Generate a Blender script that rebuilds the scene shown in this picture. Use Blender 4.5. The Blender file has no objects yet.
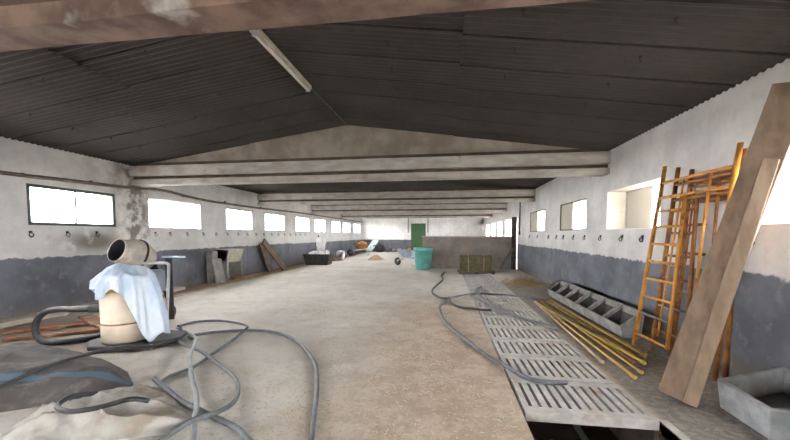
import bpy, bmesh, math, random
from mathutils import Vector, Matrix, noise
random.seed(7)
SC = bpy.context.scene
COL = SC.collection
PI = math.pi

# ------------------------------------------------------------------ helpers
class MB:
    """collects shapes in world coordinates; build() links them as ONE mesh object"""
    def __init__(s): s.v = []; s.f = []
    def add(s, vs, fs):
        o = len(s.v); s.v += [Vector(v) for v in vs]; s.f += [tuple(i + o for i in f) for f in fs]; return s
    def box(s, x0, x1, y0, y1, z0, z1):
        return s.add([(x0,y0,z0),(x1,y0,z0),(x1,y1,z0),(x0,y1,z0),(x0,y0,z1),(x1,y0,z1),(x1,y1,z1),(x0,y1,z1)],
                     [(0,3,2,1),(4,5,6,7),(0,1,5,4),(1,2,6,5),(2,3,7,6),(3,0,4,7)])
    def bar(s, p, q, w, t, up=(0,0,1), w2=None):
        """rectangular bar p->q, width w along side, thickness t along the other axis"""
        p = Vector(p); q = Vector(q); d = (q-p).normalized(); u = Vector(up)
        a = d.cross(u)
        if a.length < 1e-4: a = d.cross(Vector((0,1,0)))
        a.normalize(); b = a.cross(d).normalized()
        w2 = w if w2 is None else w2
        vs = []
        for c, ww in ((p, w), (q, w2)):
            for i, j in ((-1,-1),(1,-1),(1,1),(-1,1)): vs.append(c + a*(i*ww/2) + b*(j*t/2))
        return s.add(vs, [(3,2,1,0),(4,5,6,7),(0,1,5,4),(1,2,6,5),(2,3,7,6),(3,0,4,7)])
    def tube(s, pts, r, n=8, closed=False, radii=None, caps=True):
        pts = [Vector(p) for p in pts]; m = len(pts); vs = []; fs = []
        ref = None
        for i, p in enumerate(pts):
            if closed: d = pts[(i+1) % m] - pts[i-1]
            else: d = pts[min(i+1, m-1)] - pts[max(i-1, 0)]
            d.normalize()
            if ref is None:
                ref = d.cross(Vector((0,0,1)))
                if ref.length < .05: ref = d.cross(Vector((0,1,0)))
            a = (ref - d*ref.dot(d)).normalized(); ref = a; b = d.cross(a)
            rr = radii[i] if radii else r
            for k in range(n):
                t = 2*PI*k/n; vs.append(p + (a*math.cos(t) + b*math.sin(t))*rr)
        for i in range(m if closed else m-1):
            j = (i+1) % m
            for k in range(n):
                k2 = (k+1) % n; fs.append((i*n+k, i*n+k2, j*n+k2, j*n+k))
        if not closed and caps:
            fs.append(tuple(range(n-1, -1, -1))); fs.append(tuple((m-1)*n+k for k in range(n)))
        return s.add(vs, fs)
    def lathe(s, prof, c=(0,0,0), axis=(0,0,1), n=28):
        """prof: list of (r, t) along axis from c"""
        ax = Vector(axis).normalized(); a = ax.orthogonal().normalized(); b = ax.cross(a); c = Vector(c)
        vs = []; fs = []
        for r, t in prof:
            for k in range(n):
                g = 2*PI*k/n; vs.append(c + ax*t + (a*math.cos(g) + b*math.sin(g))*max(r, 1e-4))
        for i in range(len(prof)-1):
            for k in range(n):
                k2 = (k+1) % n; fs.append((i*n+k, i*n+k2, (i+1)*n+k2, (i+1)*n+k))
        return s.add(vs, fs)
    def prism(s, poly, axis_vec):
        """poly: 3D points, extruded by axis_vec"""
        n = len(poly); e = Vector(axis_vec)
        vs = [Vector(p) for p in poly] + [Vector(p)+e for p in poly]
        fs = [tuple(range(n-1,-1,-1)), tuple(range(n, 2*n))] + [(i, (i+1)%n, (i+1)%n+n, i+n) for i in range(n)]
        return s.add(vs, fs)
    def build(s, name, mat, parent=None, bevel=0, smooth=False, origin=None, seg=2, jitter=0):
        org = Vector(origin) if origin is not None else (Vector(parent['_org']) if parent is not None else None)
        if org is None:
            xs = [v.x for v in s.v]; ys = [v.y for v in s.v]; zs = [v.z for v in s.v]
            org = Vector(((min(xs)+max(xs))/2, (min(ys)+max(ys))/2, min(zs)))
        me = bpy.data.meshes.new(name)
        me.from_pydata([v - org for v in s.v], [], s.f); me.update()
        bm = bmesh.new(); bm.from_mesh(me); bmesh.ops.recalc_face_normals(bm, faces=bm.faces)
        for f in bm.faces: f.smooth = smooth
        bm.to_mesh(me); bm.free()
        me.materials.append(mat)
        o = bpy.data.objects.new(name, me); COL.objects.link(o)
        o['_org'] = tuple(org)
        if parent is not None:
            o.parent = parent; o.location = org - Vector(parent['_org'])
        else: o.location = org
        if bevel:
            m = o.modifiers.new('bevel', 'BEVEL'); m.width = bevel; m.segments = seg; m.limit_method = 'ANGLE'; m.angle_limit = .6
        return o

def thing(name, label, cat, org, group=None):
    o = bpy.data.objects.new(name, None); COL.objects.link(o)
    o.location = org; o['_org'] = tuple(org); o.empty_display_size = .1
    o['label'] = label; o['category'] = cat
    if group: o['group'] = group
    return o
def tag(o, label, cat, group=None, kind=None):
    o['label'] = label; o['category'] = cat
    if group: o['group'] = group
    if kind: o['kind'] = kind
    return o
def struct(o): o['kind'] = 'structure'; return o
def copy_tree(o, parent=None):
    c = o.copy(); COL.objects.link(c)
    if parent is not None: c.parent = parent
    for ch in list(o.children): copy_tree(ch, c)
    return c
def spline(pts, k=6, closed=False):
    P = [Vector(p) for p in pts]; n = len(P); out = []
    for i in range(n if closed else n-1):
        if closed: p0,p1,p2,p3 = P[i-1],P[i],P[(i+1)%n],P[(i+2)%n]
        else: p0,p1,p2,p3 = P[max(i-1,0)],P[i],P[i+1],P[min(i+2,n-1)]
        for j in range(k):
            t = j/k
            out.append(.5*((2*p1)+(p2-p0)*t+(2*p0-5*p1+4*p2-p3)*t*t+(3*p1-p0-3*p2+p3)*t**3))
    if not closed: out.append(P[-1])
    return out

# ------------------------------------------------------------------ materials
def nodes(name):
    m = bpy.data.materials.new(name); m.use_nodes = True
    nt = m.node_tree; nt.nodes.clear()
    out = nt.nodes.new('ShaderNodeOutputMaterial'); b = nt.nodes.new('ShaderNodeBsdfPrincipled')
    nt.links.new(b.outputs[0], out.inputs[0])
    return m, nt, b
class NT:
    def __init__(s, nt): s.nt = nt
    def n(s, t, **kw):
        x = s.nt.nodes.new(t)
        for k, v in kw.items(): setattr(x, k, v)
        return x
    def l(s, a, b): s.nt.links.new(a, b)
    def pos(s, obj=False):
        return s.n('ShaderNodeTexCoord').outputs['Object'] if obj else s.n('ShaderNodeNewGeometry').outputs['Position']
    def noise(s, vec, scale, detail=4, rough=.6, stretch=None):
        if stretch:
            mp = s.n('ShaderNodeMapping'); mp.inputs['Scale'].default_value = stretch; s.l(vec, mp.inputs[0]); vec = mp.outputs[0]
        x = s.n('ShaderNodeTexNoise'); x.inputs['Scale'].default_value = scale
        x.inputs['Detail'].default_value = detail; x.inputs['Roughness'].default_value = rough
        s.l(vec, x.inputs['Vector']); return x.outputs['Fac']
    def ramp(s, fac, a, b):
        x = s.n('ShaderNodeMapRange'); x.interpolation_type = 'SMOOTHSTEP'
        x.inputs['From Min'].default_value = a; x.inputs['From Max'].default_value = b
        s.l(fac, x.inputs['Value']); return x.outputs['Result']
    def mix(s, fac, a, b):
        x = s.n('ShaderNodeMix', data_type='RGBA')
        for sock, v in ((x.inputs['Factor'], fac), (x.inputs['A'], a), (x.inputs['B'], b)):
            pass
        if hasattr(fac, 'links'): s.l(fac, x.inputs[0])
        else: x.inputs[0].default_value = fac
        for i, v in ((6, a), (7, b)):
            if hasattr(v, 'links'): s.l(v, x.inputs[i])
            else: x.inputs[i].default_value = (*v, 1)
        return x.outputs[2]
    def math(s, op, a, b=None, c=None):
        x = s.n('ShaderNodeMath', operation=op)
        for i, v in enumerate((a, b, c)):
            if v is None: continue
            if hasattr(v, 'links'): s.l(v, x.inputs[i])
            else: x.inputs[i].default_value = v
        return x.outputs[0]
    def sep(s, vec):
        x = s.n('ShaderNodeSeparateXYZ'); s.l(vec, x.inputs[0]); return x.outputs
    def bump(s, h, bsdf, strength=.3, dist=.01):
        x = s.n('ShaderNodeBump'); x.inputs['Strength'].default_value = strength; x.inputs['Distance'].default_value = dist
        s.l(h, x.inputs['Height']); s.l(x.outputs[0], bsdf.inputs['Normal'])

def M(name, c1, c2=None, scale=6, rough=.8, bump=.2, metal=0, stretch=None, lo=.35, hi=.65, c3=None, scale3=2, lo3=.5, hi3=.7, detail=5):
    m, nt, b = nodes(name); k = NT(nt); v = k.pos(True)
    f = k.noise(v, scale, detail, .6, stretch)
    col = k.mix(k.ramp(f, lo, hi), c1, c2 or tuple(x*.8 for x in c1))
    if c3: col = k.mix(k.ramp(k.noise(v, scale3, 4, .6), lo3, hi3), col, c3)
    k.l(col, b.inputs['Base Color']); b.inputs['Roughness'].default_value = rough; b.inputs['Metallic'].default_value = metal
    if bump: k.bump(k.noise(v, scale*3, 4), b, bump)
    return m

def wall_mat(name, white=(.63,.615,.60), stains=True, dado=True):
    m, nt, b = nodes(name); k = NT(nt); p = k.pos(); s = k.sep(p)
    n1 = k.noise(p, 1.3, 6, .65); n2 = k.noise(p, 6, 5); n3 = k.noise(p, .5, 3); n4 = k.noise(p, 22, 3)
    col = k.mix(k.ramp(n1, .35, .7), white, tuple(x*.80 for x in white))
    col = k.mix(k.math('MULTIPLY', k.ramp(n2, .52, .75), .5), col, (.46,.41,.35))
    # vertical run-down dirt
    n5 = k.noise(p, 3, 4, .6, (1, 1, .12))
    col = k.mix(k.math('MULTIPLY', k.ramp(n5, .55, .8), .35), col, (.40,.36,.32))
    if stains:
        # damp mossy patch round the pier by the mixer
        def blob(cy, wy, cz=None, wz=1):
            d = k.math('DIVIDE', k.math('SUBTRACT', s[1], cy), wy); e = k.math('MULTIPLY', d, d)
            if cz is not None:
                d2 = k.math('DIVIDE', k.math('SUBTRACT', s[2], cz), wz); e = k.math('ADD', e, k.math('MULTIPLY', d2, d2))
            return k.math('POWER', 2.718, k.math('MULTIPLY', e, -1))
        xl = k.math('LESS_THAN', s[0], -6); n7 = k.noise(p, 2.6, 6, .65)
        st = k.math('MULTIPLY', k.math('ADD', k.math('MULTIPLY', blob(7.1,.6), .5), blob(7.52,.28)), k.ramp(n7, .40, .62))
        st = k.math('MAXIMUM', st, k.math('MULTIPLY', blob(6.45,.6,1.36,.22), k.ramp(n7, .30, .48)))
        st = k.math('MULTIPLY', k.math('MINIMUM', st, .85), xl)
        col = k.mix(st, col, (.135,.115,.085))
    if dado:
        edge = k.math('ADD', s[2], k.math('MULTIPLY', k.math('SUBTRACT', n2, .5), .16))
        edge = k.math('ADD', edge, k.math('MULTIPLY', k.math('SUBTRACT', n3, .5), .10))
        d = k.ramp(edge, 1.105, 1.075)
        dc = k.mix(k.ramp(n1, .35, .68), (.165,.175,.20), (.10,.105,.118))
        dc = k.mix(k.math('MULTIPLY', k.ramp(n2, .55, .72), .45), dc, (.27,.27,.28))
        dc = k.mix(k.math('MULTIPLY', k.ramp(n5, .58, .75), .5), dc, (.065,.065,.066))
        # muck at the foot of the wall
        foot = k.ramp(k.math('ADD', s[2], k.math('MULTIPLY', k.math('SUBTRACT', n2, .5), .4)), .3, .02)
        dc = k.mix(k.math('MULTIPLY', foot, .6), dc, (.20,.17,.135))
        col = k.mix(d, col, dc)
    k.l(col, b.inputs['Base Color']); b.inputs['Roughness'].default_value = .9
    k.bump(k.math('ADD', n2, k.math('MULTIPLY', n4, .5)), b, .45, .012)
    return m

def floor_mat():
    m, nt, b = nodes('floor_concrete'); k = NT(nt); p = k.pos(); s = k.sep(p)
    n1 = k.noise(p, .55, 5, .6); n2 = k.noise(p, 3.2, 6, .65); n3 = k.noise(p, 16, 4, .6); n4 = k.noise(p, 60, 2)
    nd = k.noise(p, 1.1, 5, .6, (1, .35, 1))
    col = k.mix(k.ramp(n1, .35, .65), (.67,.635,.585), (.56,.515,.46))
    col = k.mix(k.math('MULTIPLY', k.ramp(n2, .45, .72), .5), col, (.42,.35,.28))
    col = k.mix(k.math('MULTIPLY', k.ramp(nd, .5, .72), .5), col, (.65,.62,.57))
    # brown trodden muck around the slats and in front
    gy = k.ramp(s[1], 10.5, 4.5); gx = k.ramp(k.math('ADD', s[0], k.math('MULTIPLY', n1, 1.2)), -1.3, .7)
    muck = k.math('MULTIPLY', k.math('MULTIPLY', gy, gx), k.ramp(k.math('ADD', n2, k.math('MULTIPLY', n3, .5)), .58, .86))
    col = k.mix(k.math('MULTIPLY', k.math('MULTIPLY', gy, gx), .75), col, (.47,.355,.265))
    col = k.mix(k.math('MULTIPLY', muck, .6), col, (.33,.235,.165))
    # brown litter along the foot of the left wall
    le = k.math('ADD', s[0], k.math('MULTIPLY', k.math('SUBTRACT', n2, .5), 1.0))
    lit = k.math('MULTIPLY', k.ramp(le, -6.45, -6.75), k.ramp(s[1], 5.5, 7))
    col = k.mix(k.math('MULTIPLY', lit, .85), col, (.27,.17,.09))
    # dirt under and behind the mixer
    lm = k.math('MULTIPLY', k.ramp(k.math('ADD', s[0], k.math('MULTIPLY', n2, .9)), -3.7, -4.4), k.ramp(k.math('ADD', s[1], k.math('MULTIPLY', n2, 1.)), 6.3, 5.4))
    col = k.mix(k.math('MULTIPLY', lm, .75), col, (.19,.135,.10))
    # stony strip between the slats and the right wall
    rs = k.ramp(s[0], 1.72, 1.8)
    rsc = k.mix(k.ramp(n3, .35, .65), (.28,.255,.225), (.165,.15,.135))
    col = k.mix(k.math('MULTIPLY', rs, k.ramp(s[1], 14, 9)), col, rsc)
    col = k.mix(k.math('MULTIPLY', k.ramp(n3, .56, .7), .4), col, (.33,.26,.19))
    col = k.mix(k.math('MULTIPLY', k.ramp(n4, .58, .7), .35), col, (.66,.58,.44))
    k.l(col, b.inputs['Base Color']); b.inputs['Roughness'].default_value = .88
    k.bump(k.math('ADD', n2, k.math('MULTIPLY', n3, .7)), b, .5, .015)
    return m

def pane_mat(name, haze=.0, tint=(1,1,1)):
    m = bpy.data.materials.new(name); m.use_nodes = True; nt = m.node_tree; nt.nodes.clear(); k = NT(nt)
    out = k.n('ShaderNodeOutputMaterial'); t = k.n('ShaderNodeBsdfTransparent'); t.inputs[0].default_value = (*tint, 1)
    g = k.n('ShaderNodeBsdfGlossy'); g.inputs['Roughness'].default_value = .05
    d = k.n('ShaderNodeBsdfTranslucent'); d.inputs[0].default_value = (.8,.76,.66,1)
    m1 = k.n('ShaderNodeMixShader'); m1.inputs[0].default_value = .05; k.l(t.outputs[0], m1.inputs[1]); k.l(g.outputs[0], m1.inputs[2])
    m2 = k.n('ShaderNodeMixShader')
    f = k.noise(k.pos(), 3, 3); k.l(k.math('MULTIPLY', k.ramp(f, .3, .75), haze), m2.inputs[0])
    k.l(m1.outputs[0], m2.inputs[1]); k.l(d.outputs[0], m2.inputs[2]); k.l(m2.outputs[0], out.inputs[0])
    return m

WALL = wall_mat('plaster_wall')
WALLFAR = wall_mat('plaster_wall_far', white=(.84,.83,.81), stains=False)
REVEAL = M('reveal_plaster', (.78,.74,.66), (.68,.64,.56), 3)
FLOOR = floor_mat()
GLASS = pane_mat('window_glass', .10); GLASSD = M('reveal_tone_glass', (.042,.038,.030))
BEAM = M('beam_concrete', (.42,.395,.355), (.31,.285,.255), 2.2, .9, .3, stretch=(1,1,3), c3=(.30,.21,.15), scale3=3.5, lo3=.58, hi3=.72)
STAINSHADE = M('rust_stain_groove_shade', (.10,.07,.052), (.06,.042,.033), 3, .95, .3)  # rust stain colour, darkened so the beams' recessed necks show as shade lines
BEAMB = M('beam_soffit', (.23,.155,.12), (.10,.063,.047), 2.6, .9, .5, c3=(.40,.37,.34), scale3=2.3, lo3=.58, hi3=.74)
GABLE = M('gable_plaster', (.30,.265,.22), (.20,.165,.13), 1.6, .9, .3)
PITM = M('pit_dirt', (.14,.10,.08), (.07,.052,.042), 4, .95, .4)
SLAT = M('slat_concrete', (.50,.485,.46), (.37,.35,.325), 5, .85, .35, c3=(.33,.22,.15), scale3=3, lo3=.52, hi3=.72)
CONC = M('rough_concrete', (.30,.29,.275), (.18,.172,.16), 5, .9, .4)
CONCB = M('bluish_concrete', (.35,.36,.37), (.22,.225,.23), 5, .9, .4)
DARKW = M('muck_and_shade', (.03,.028,.026), (.015,.014,.013), 4, .35, .1)  # muck in the big trough, painted shade on the feed trough beds
GREENF = M('dark_green_paint', (.035,.07,.055), (.02,.04,.032), 8, .5)
OLIVEF = M('olive_paint', (.15,.13,.08), (.10,.085,.05), 8, .6)
WHITEF = M('pale_frame', (.55,.55,.52), (.42,.42,.40), 8, .6)
GREYF = M('grey_frame', (.10,.105,.11), (.07,.07,.075), 8, .6)
IRON = M('dark_iron', (.045,.04,.037), (.02,.018,.017), 12, .7, .2, .4)
def dim_pane():
    m = bpy.data.materials.new('reveal_tone_pane'); m.use_nodes = True; nt = m.node_tree; nt.nodes.clear(); k = NT(nt)
    out = k.n('ShaderNodeOutputMaterial'); d = k.n('ShaderNodeBsdfTranslucent'); g = k.n('ShaderNodeBsdfDiffuse'); mx = k.n('ShaderNodeAddShader')
    k.l(k.mix(k.ramp(k.noise(k.pos(), 4, 4), .3, .7), (.024,.022,.0185), (.017,.0155,.0125)), d.inputs[0]); g.inputs[0].default_value = (.45,.42,.36,1)
    k.l(d.outputs[0], mx.inputs[0]); k.l(g.outputs[0], mx.inputs[1]); k.l(mx.outputs[0], out.inputs[0]); return m
GLASSD = dim_pane()  # dimmed cream panes stand in for the lit tone of the window reveals
PIPEM = M('rusty_pipe', (.17,.12,.085), (.10,.075,.055), 6, .75, .2)
ORANGE = M('orange_paint', (.62,.29,.045), (.47,.19,.03), 7, .5, .15, c3=(.20,.085,.03), scale3=9, lo3=.56, hi3=.68)
BROWNO = M('rusted_orange_paint', (.36,.15,.035), (.19,.075,.025), 7, .6, .2)
GALV = M('galvanised', (.30,.29,.28), (.20,.19,.18), 8, .5, .1, .6)
YELLOW = M('yellow_paint', (.50,.345,.07), (.36,.24,.06), 6, .5, .1, stretch=(1,1,1))
YELLOWB = M('ochre_paint', (.40,.25,.08), (.26,.16,.06), 6, .6, .1)
POLEW = M('pale_wood_pole', (.56,.43,.27), (.43,.31,.18), 6, .8, .2)
WOOD = M('weathered_board', (.235,.165,.115), (.15,.102,.068), 3.5, .85, .3, stretch=(2.5,2.5,.5), c3=(.30,.22,.16), scale3=1.5)
WOODP = M('paler_board', (.30,.22,.155), (.20,.14,.095), 3.5, .85, .3, stretch=(2.5,2.5,.5))
WOODD = M('dark_board', (.20,.14,.10), (.12,.085,.06), 4, .85, .3)
WOODR = M('reddish_plank', (.33,.16,.085), (.19,.09,.05), 5, .85, .4, c3=(.45,.33,.22), scale3=3)
HOSE = M('grey_hose', (.155,.165,.18), (.10,.105,.115), 10, .45, .15)
HOSEL = M('pale_hose', (.33,.35,.37), (.24,.255,.27), 10, .45, .15)
HOSEB = M('black_hose', (.035,.036,.04), (.02,.02,.022), 10, .5, .2)
BEIGE = M('beige_plastic', (.74,.63,.50), (.62,.51,.39), 3, .5, .05)
YELP = M('yellow_band', (.62,.40,.08), (.50,.30,.06), 5, .5, .05)
BLACKP = M('black_plastic', (.025,.025,.027), (.045,.043,.04), 6, .6, .15)
DRUMM = M('cement_crusted_steel', (.50,.44,.36), (.33,.29,.25), 5, .85, .5, c3=(.62,.60,.56), scale3=3)
DRUMI = M('drum_inside', (.05,.055,.065), (.03,.03,.035), 5, .8, .4)
PALEM = M('pale_metal', (.60,.62,.63), (.46,.48,.49), 8, .4, .1, .2)
BLUEG = M('blue_grey_metal', (.27,.33,.38), (.19,.24,.28), 6, .5, .2)
CANVAS = M('dirty_canvas', (.47,.445,.405), (.34,.315,.28), 4, .9, .3, c3=(.27,.225,.175), scale3=3.5, lo3=.52, hi3=.68)
BINM = M('green_bin_plastic', (.10,.34,.30), (.07,.26,.225), 3, .5, .05, c3=(.20,.44,.40), scale3=2)
HAY = M('hay', (.13,.115,.055), (.07,.065,.032), 22, .95, .8, stretch=(.25,1,1))
STRAW = M('straw', (.40,.29,.14), (.28,.19,.09), 20, .9, .3)
CHIP = M('pale_litter', (.62,.54,.41), (.44,.36,.25), 20, .9, .2)
SAND = M('sand', (.50,.36,.22), (.40,.28,.16), 9, .95, .4)
WHITEB = M('white_plastic_sack', (.76,.75,.74), (.62,.60,.60), 5, .6, .3, c3=(.55,.42,.42), scale3=2.5, lo3=.6, hi3=.7)
CREAM = M('cream_enamel', (.52,.47,.37), (.40,.35,.27), 6, .6, .1)
RUST = M('rust_iron', (.33,.15,.06), (.17,.075,.035), 6, .9, .4)
ORB = M('orange_brown_load', (.62,.26,.06), (.33,.13,.04), 5, .9, .4)
GREEND = M('green_door_paint', (.045,.13,.04), (.03,.085,.028), 5, .6, .1, stretch=(4,1,.4))
GREYB = M('grey_board', (.33,.32,.29), (.24,.23,.21), 4, .85, .2)
PALEPL = M('pale_blue_plastic', (.60,.67,.74), (.42,.50,.58), 4, .5, .2)
BLUEP = M('blue_plastic', (.03,.20,.34), (.02,.12,.22), 5, .5)
BRICK = M('red_brick', (.42,.14,.08), (.28,.09,.05), 6, .9, .3)

def roof_mat():
    m, nt, b = nodes('fibre_cement_roof'); k = NT(nt); p = k.pos()
    n1 = k.noise(p, .8, 5); n2 = k.noise(p, 5, 5)
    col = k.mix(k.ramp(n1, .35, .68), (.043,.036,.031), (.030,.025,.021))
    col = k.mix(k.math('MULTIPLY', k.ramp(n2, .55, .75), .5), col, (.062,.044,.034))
    k.l(col, b.inputs['Base Color']); b.inputs['Roughness'].default_value = .95
    k.bump(n2, b, .2); return m
ROOF = roof_mat()
def tarp_mat():
    m, nt, b = nodes('dark_tarpaulin'); k = NT(nt); p = k.pos(True); s = k.sep(p)
    n1 = k.noise(p, 2.2, 6); n2 = k.noise(p, 8, 5)
    col = k.mix(k.ramp(n1, .35, .65), (.125,.115,.11), (.07,.062,.058))
    col = k.mix(k.math('MULTIPLY', k.ramp(n2, .5, .7), .6), col, (.22,.18,.15))
    e = k.math('ADD', s[1], k.math('MULTIPLY', k.math('SUBTRACT', n1, .5), .12))
    e = k.math('ABSOLUTE', k.math('SUBTRACT', e, k.math('MULTIPLY_ADD', s[0], .43, -.50)))
    st = k.math('MULTIPLY', k.ramp(e, .05, .03), k.ramp(n1, .36, .44))
    col = k.mix(k.math('MULTIPLY', st, .85), col, (.085,.16,.23))
    k.l(col, b.inputs['Base Color']); b.inputs['Roughness'].default_value = .85; k.bump(n2, b, .4, .01); return m
TARP = tarp_mat()
def sheet_mat():
    m, nt, b = nodes('pale_blue_sheet'); k = NT(nt); p = k.pos(True)
    n1 = k.noise(p, 3, 5, .6, (1,1,.35)); n2 = k.noise(p, 9, 4)
    col = k.mix(k.ramp(n1, .38, .62), (.42,.53,.68), (.64,.71,.79))
    col = k.mix(k.math('MULTIPLY', k.ramp(n2, .6, .75), .4), col, (.42,.52,.64))
    k.l(col, b.inputs['Base Color']); b.inputs['Roughness'].default_value = .5; k.bump(n2, b, .25, .01); return m
SHEET = sheet_mat()

# ------------------------------------------------------------------ camera / world
cam = bpy.data.objects.new('camera', bpy.data.cameras.new('camera')); COL.objects.link(cam)
FPX, PITCH, HY, VX = 350.0, math.radians(3.2), 235.0, 445.0
yaw = math.atan((VX-395)/FPX*math.cos(PITCH))
cam.location = (0, 0, 1.5); cam.rotation_euler = (PI/2 - PITCH, 0, yaw)
cam.data.sensor_width = 36; cam.data.lens = FPX/790*36; cam.data.clip_start = .05
cam.data.shift_y = (HY + FPX*math.tan(PITCH) - 220)/790
SC.camera = cam
w = bpy.data.worlds.new('overcast_sky'); SC.world = w; w.use_nodes = True
bg = w.node_tree.nodes['Background']; bg.inputs[0].default_value = (.98,.98,1,1); bg.inputs[1].default_value = 13.0
SC.view_settings.view_transform = 'Standard'; SC.view_settings.look = 'None'; SC.view_settings.gamma = 1; SC.view_settings.exposure = 2.1
try:
    SC.cycles.max_bounces = 10; SC.cycles.diffuse_bounces = 7; SC.cycles.transparent_max_bounces = 12
    SC.cycles.sample_clamp_indirect = 20; SC.cycles.use_denoising = True
except Exception: pass

# ------------------------------------------------------------------ the shell
XL, XR, YF, YB, WT = -7.35, 3.15, -5.2, 30.7, .4
RX, RZ, RS = -2.1, 3.9, .138                      # ridge line and slope
roofz = lambda x: RZ - RS*abs(x-RX)
BAY = 5.65; BEAMS = [1.84, 7.52, 13.17, 18.82, 24.47]

def wall_boxes(mb, x0, x1, ops, z1):
    """a long wall with rectangular openings (y0, y1, z0, z1)"""
    ys = YF
    for (a, b_, lo, hi) in sorted(ops):
        mb.box(x0, x1, ys, a, -.6, z1)
        if lo > 0: mb.box(x0, x1, a, b_, -.6, lo)
        mb.box(x0, x1, a, b_, hi, z1); ys = b_
    mb.box(x0, x1, ys, YB+.3, -.6, z1)
WL = [(-3.4,-1.65),(-.36,1.33),(2.2,4.1),(5.27,6.96),(7.86,9.73),(11.0,12.68),(13.6,15.42),(16.63,18.31),(19.21,20.89),(22.25,24.02),(24.88,26.65),(27.87,29.9)]
WRn = [(-3.2,-1.5),(-.1,1.7),(2.4,4.05),(5.7,7.46),(8.45,10.32),(11.79,13.79)]
WRf = [(17.45,19.2),(20.3,22.0),(23.1,24.9),(26.0,27.7)]
opsL = [(a,b_,1.68,2.42) for a,b_ in WL]
opsR = [(a,b_,1.60,2.35) for a,b_ in WRn] + [(a,b_,1.22,2.28) for a,b_ in WRf] + [(15.95,16.55,0,2.25)]
b = MB(); wall_boxes(b, XL-WT, XL, opsL, roofz(XL)+.02); struct(b.build('wall_left', WALL))
b = MB(); wall_boxes(b, XR, XR+WT, opsR, roofz(XR)+.02); struct(b.build('wall_right', WALL))
def gable_poly(y, z0): return [(XL-WT,y,z0),(XR+WT,y,z0),(XR+WT,y,roofz(XR+WT)-.01),(RX,y,RZ-.005),(XL-WT,y,roofz(XL-WT)-.01)]
struct(MB().prism(gable_poly(YB,-.6), (0,.3,0)).build('wall_back', WALLFAR))
# the wall behind the camera with its wide open gateway
b = MB(); DX0, DX1, DZ = -3.4, -1.6, 2.1
b.box(XL-WT, DX0, YF-.3, YF, -.6, 3.1); b.box(DX1, XR+WT, YF-.3, YF, -.6, 3.1)
b.prism([(XL-WT,YF,DZ),(XR+WT,YF,DZ),(XR+WT,YF,roofz(XR+WT)-.01),(RX,YF,RZ-.005),(XL-WT,YF,roofz(XL-WT)-.01)], (0,-.3,0))
struct(b.build('wall_front', WALLFAR))
# floor with the open slurry channel under the slats
b = MB(); CX0, CX1, CY0, CY1 = .66, 1.73, .6, 13.55
b.box(XL-.1, CX0, YF-.4, YB+.1, -.5, 0); b.box(CX1, XR+.1, YF-.4, YB+.1, -.5, 0)
b.box(CX0, CX1, YF-.4, CY0, -.5, 0); b.box(CX0, CX1, CY1, YB+.1, -.5, 0)
struct(b.build('floor', FLOOR))
b = MB(); b.box(CX0-.01, CX1+.01, CY0-.02, CY1+.02, -.62, -.48)
b.box(CX0-.005, CX0+.02, CY0, CY1, -.5, -.1); b.box(CX1-.02, CX1+.005, CY0, CY1, -.5, -.1)
struct(b.build('floor_channel', PITM))
# ground outdoors
b = MB(); b.add([(-70,-70,-.65),(70,-70,-.65),(70,90,-.65),(-70,90,-.65)], [(0,1,2,3)])
struct(b.build('ground', M('outdoor_ground', (.40,.39,.37), (.33,.32,.30), .3)))
# low kerb along the foot of the left wall, pale lip of the slat channel
struct(MB().box(XL, XL+.34, YF, 8.6, 0, .09).build('trim_1', M('kerb_concrete', (.56,.50,.42), (.44,.38,.31), 3), bevel=.02))
struct(MB().box(CX1, CX1+.07, 1.2, 3.05, -.12, .004).build('trim_2', M('channel_lip', (.52,.49,.44), (.38,.35,.31), 7), bevel=.01))

# corrugated roof: side laps every .65 m, one end lap per slope at 2.4 m from the ridge
def roof_sheet():
    mb = MB(); PT = .655; ys = []
    k = -14
    while True:
        s0 = 3.76 + k*PT
        if s0 > YB+.25: break
        ys += [(s0-.018, -.004), (s0-.016, .055), (s0+.014, .055), (s0+.016, -.012)]
        for j in range(1, 40):
            d = .016 + j*.0156
            if d > PT-.03: break
            ys.append((s0+d, .010*math.cos(2*PI*d/(PT/7)) - .004))
        k += 1
    ys = [q for q in ys if q[0] > YF-.2]
    for side in (-1, 1):
        edge = (RX - (XL-WT-.15)) if side < 0 else (XR+WT+.15-RX)
        for (d0, d1, dz) in ((0, 2.33, 0), (2.26, edge, -.035)):
            vs = []; fs = []; N = len(ys)-1
            for y, z in ys:
                for d in (d0, d1): vs.append((RX + side*d, y, RZ - RS*d + z + dz))
            for i in range(N): fs.append((2*i, 2*i+1, 2*i+3, 2*i+2))
            mb.add(vs, fs)
            mb.add([(a_, c_, e_+.06) for a_, c_, e_ in vs], fs)
    mb.prism([(RX-.14, YF-.2, RZ+.0), (RX+.14, YF-.2, RZ+.0), (RX, YF-.2, RZ+.10)], (0, YB-YF+.5, 0))
    return mb.build('ceiling', ROOF)
struct(roof_sheet())

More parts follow.
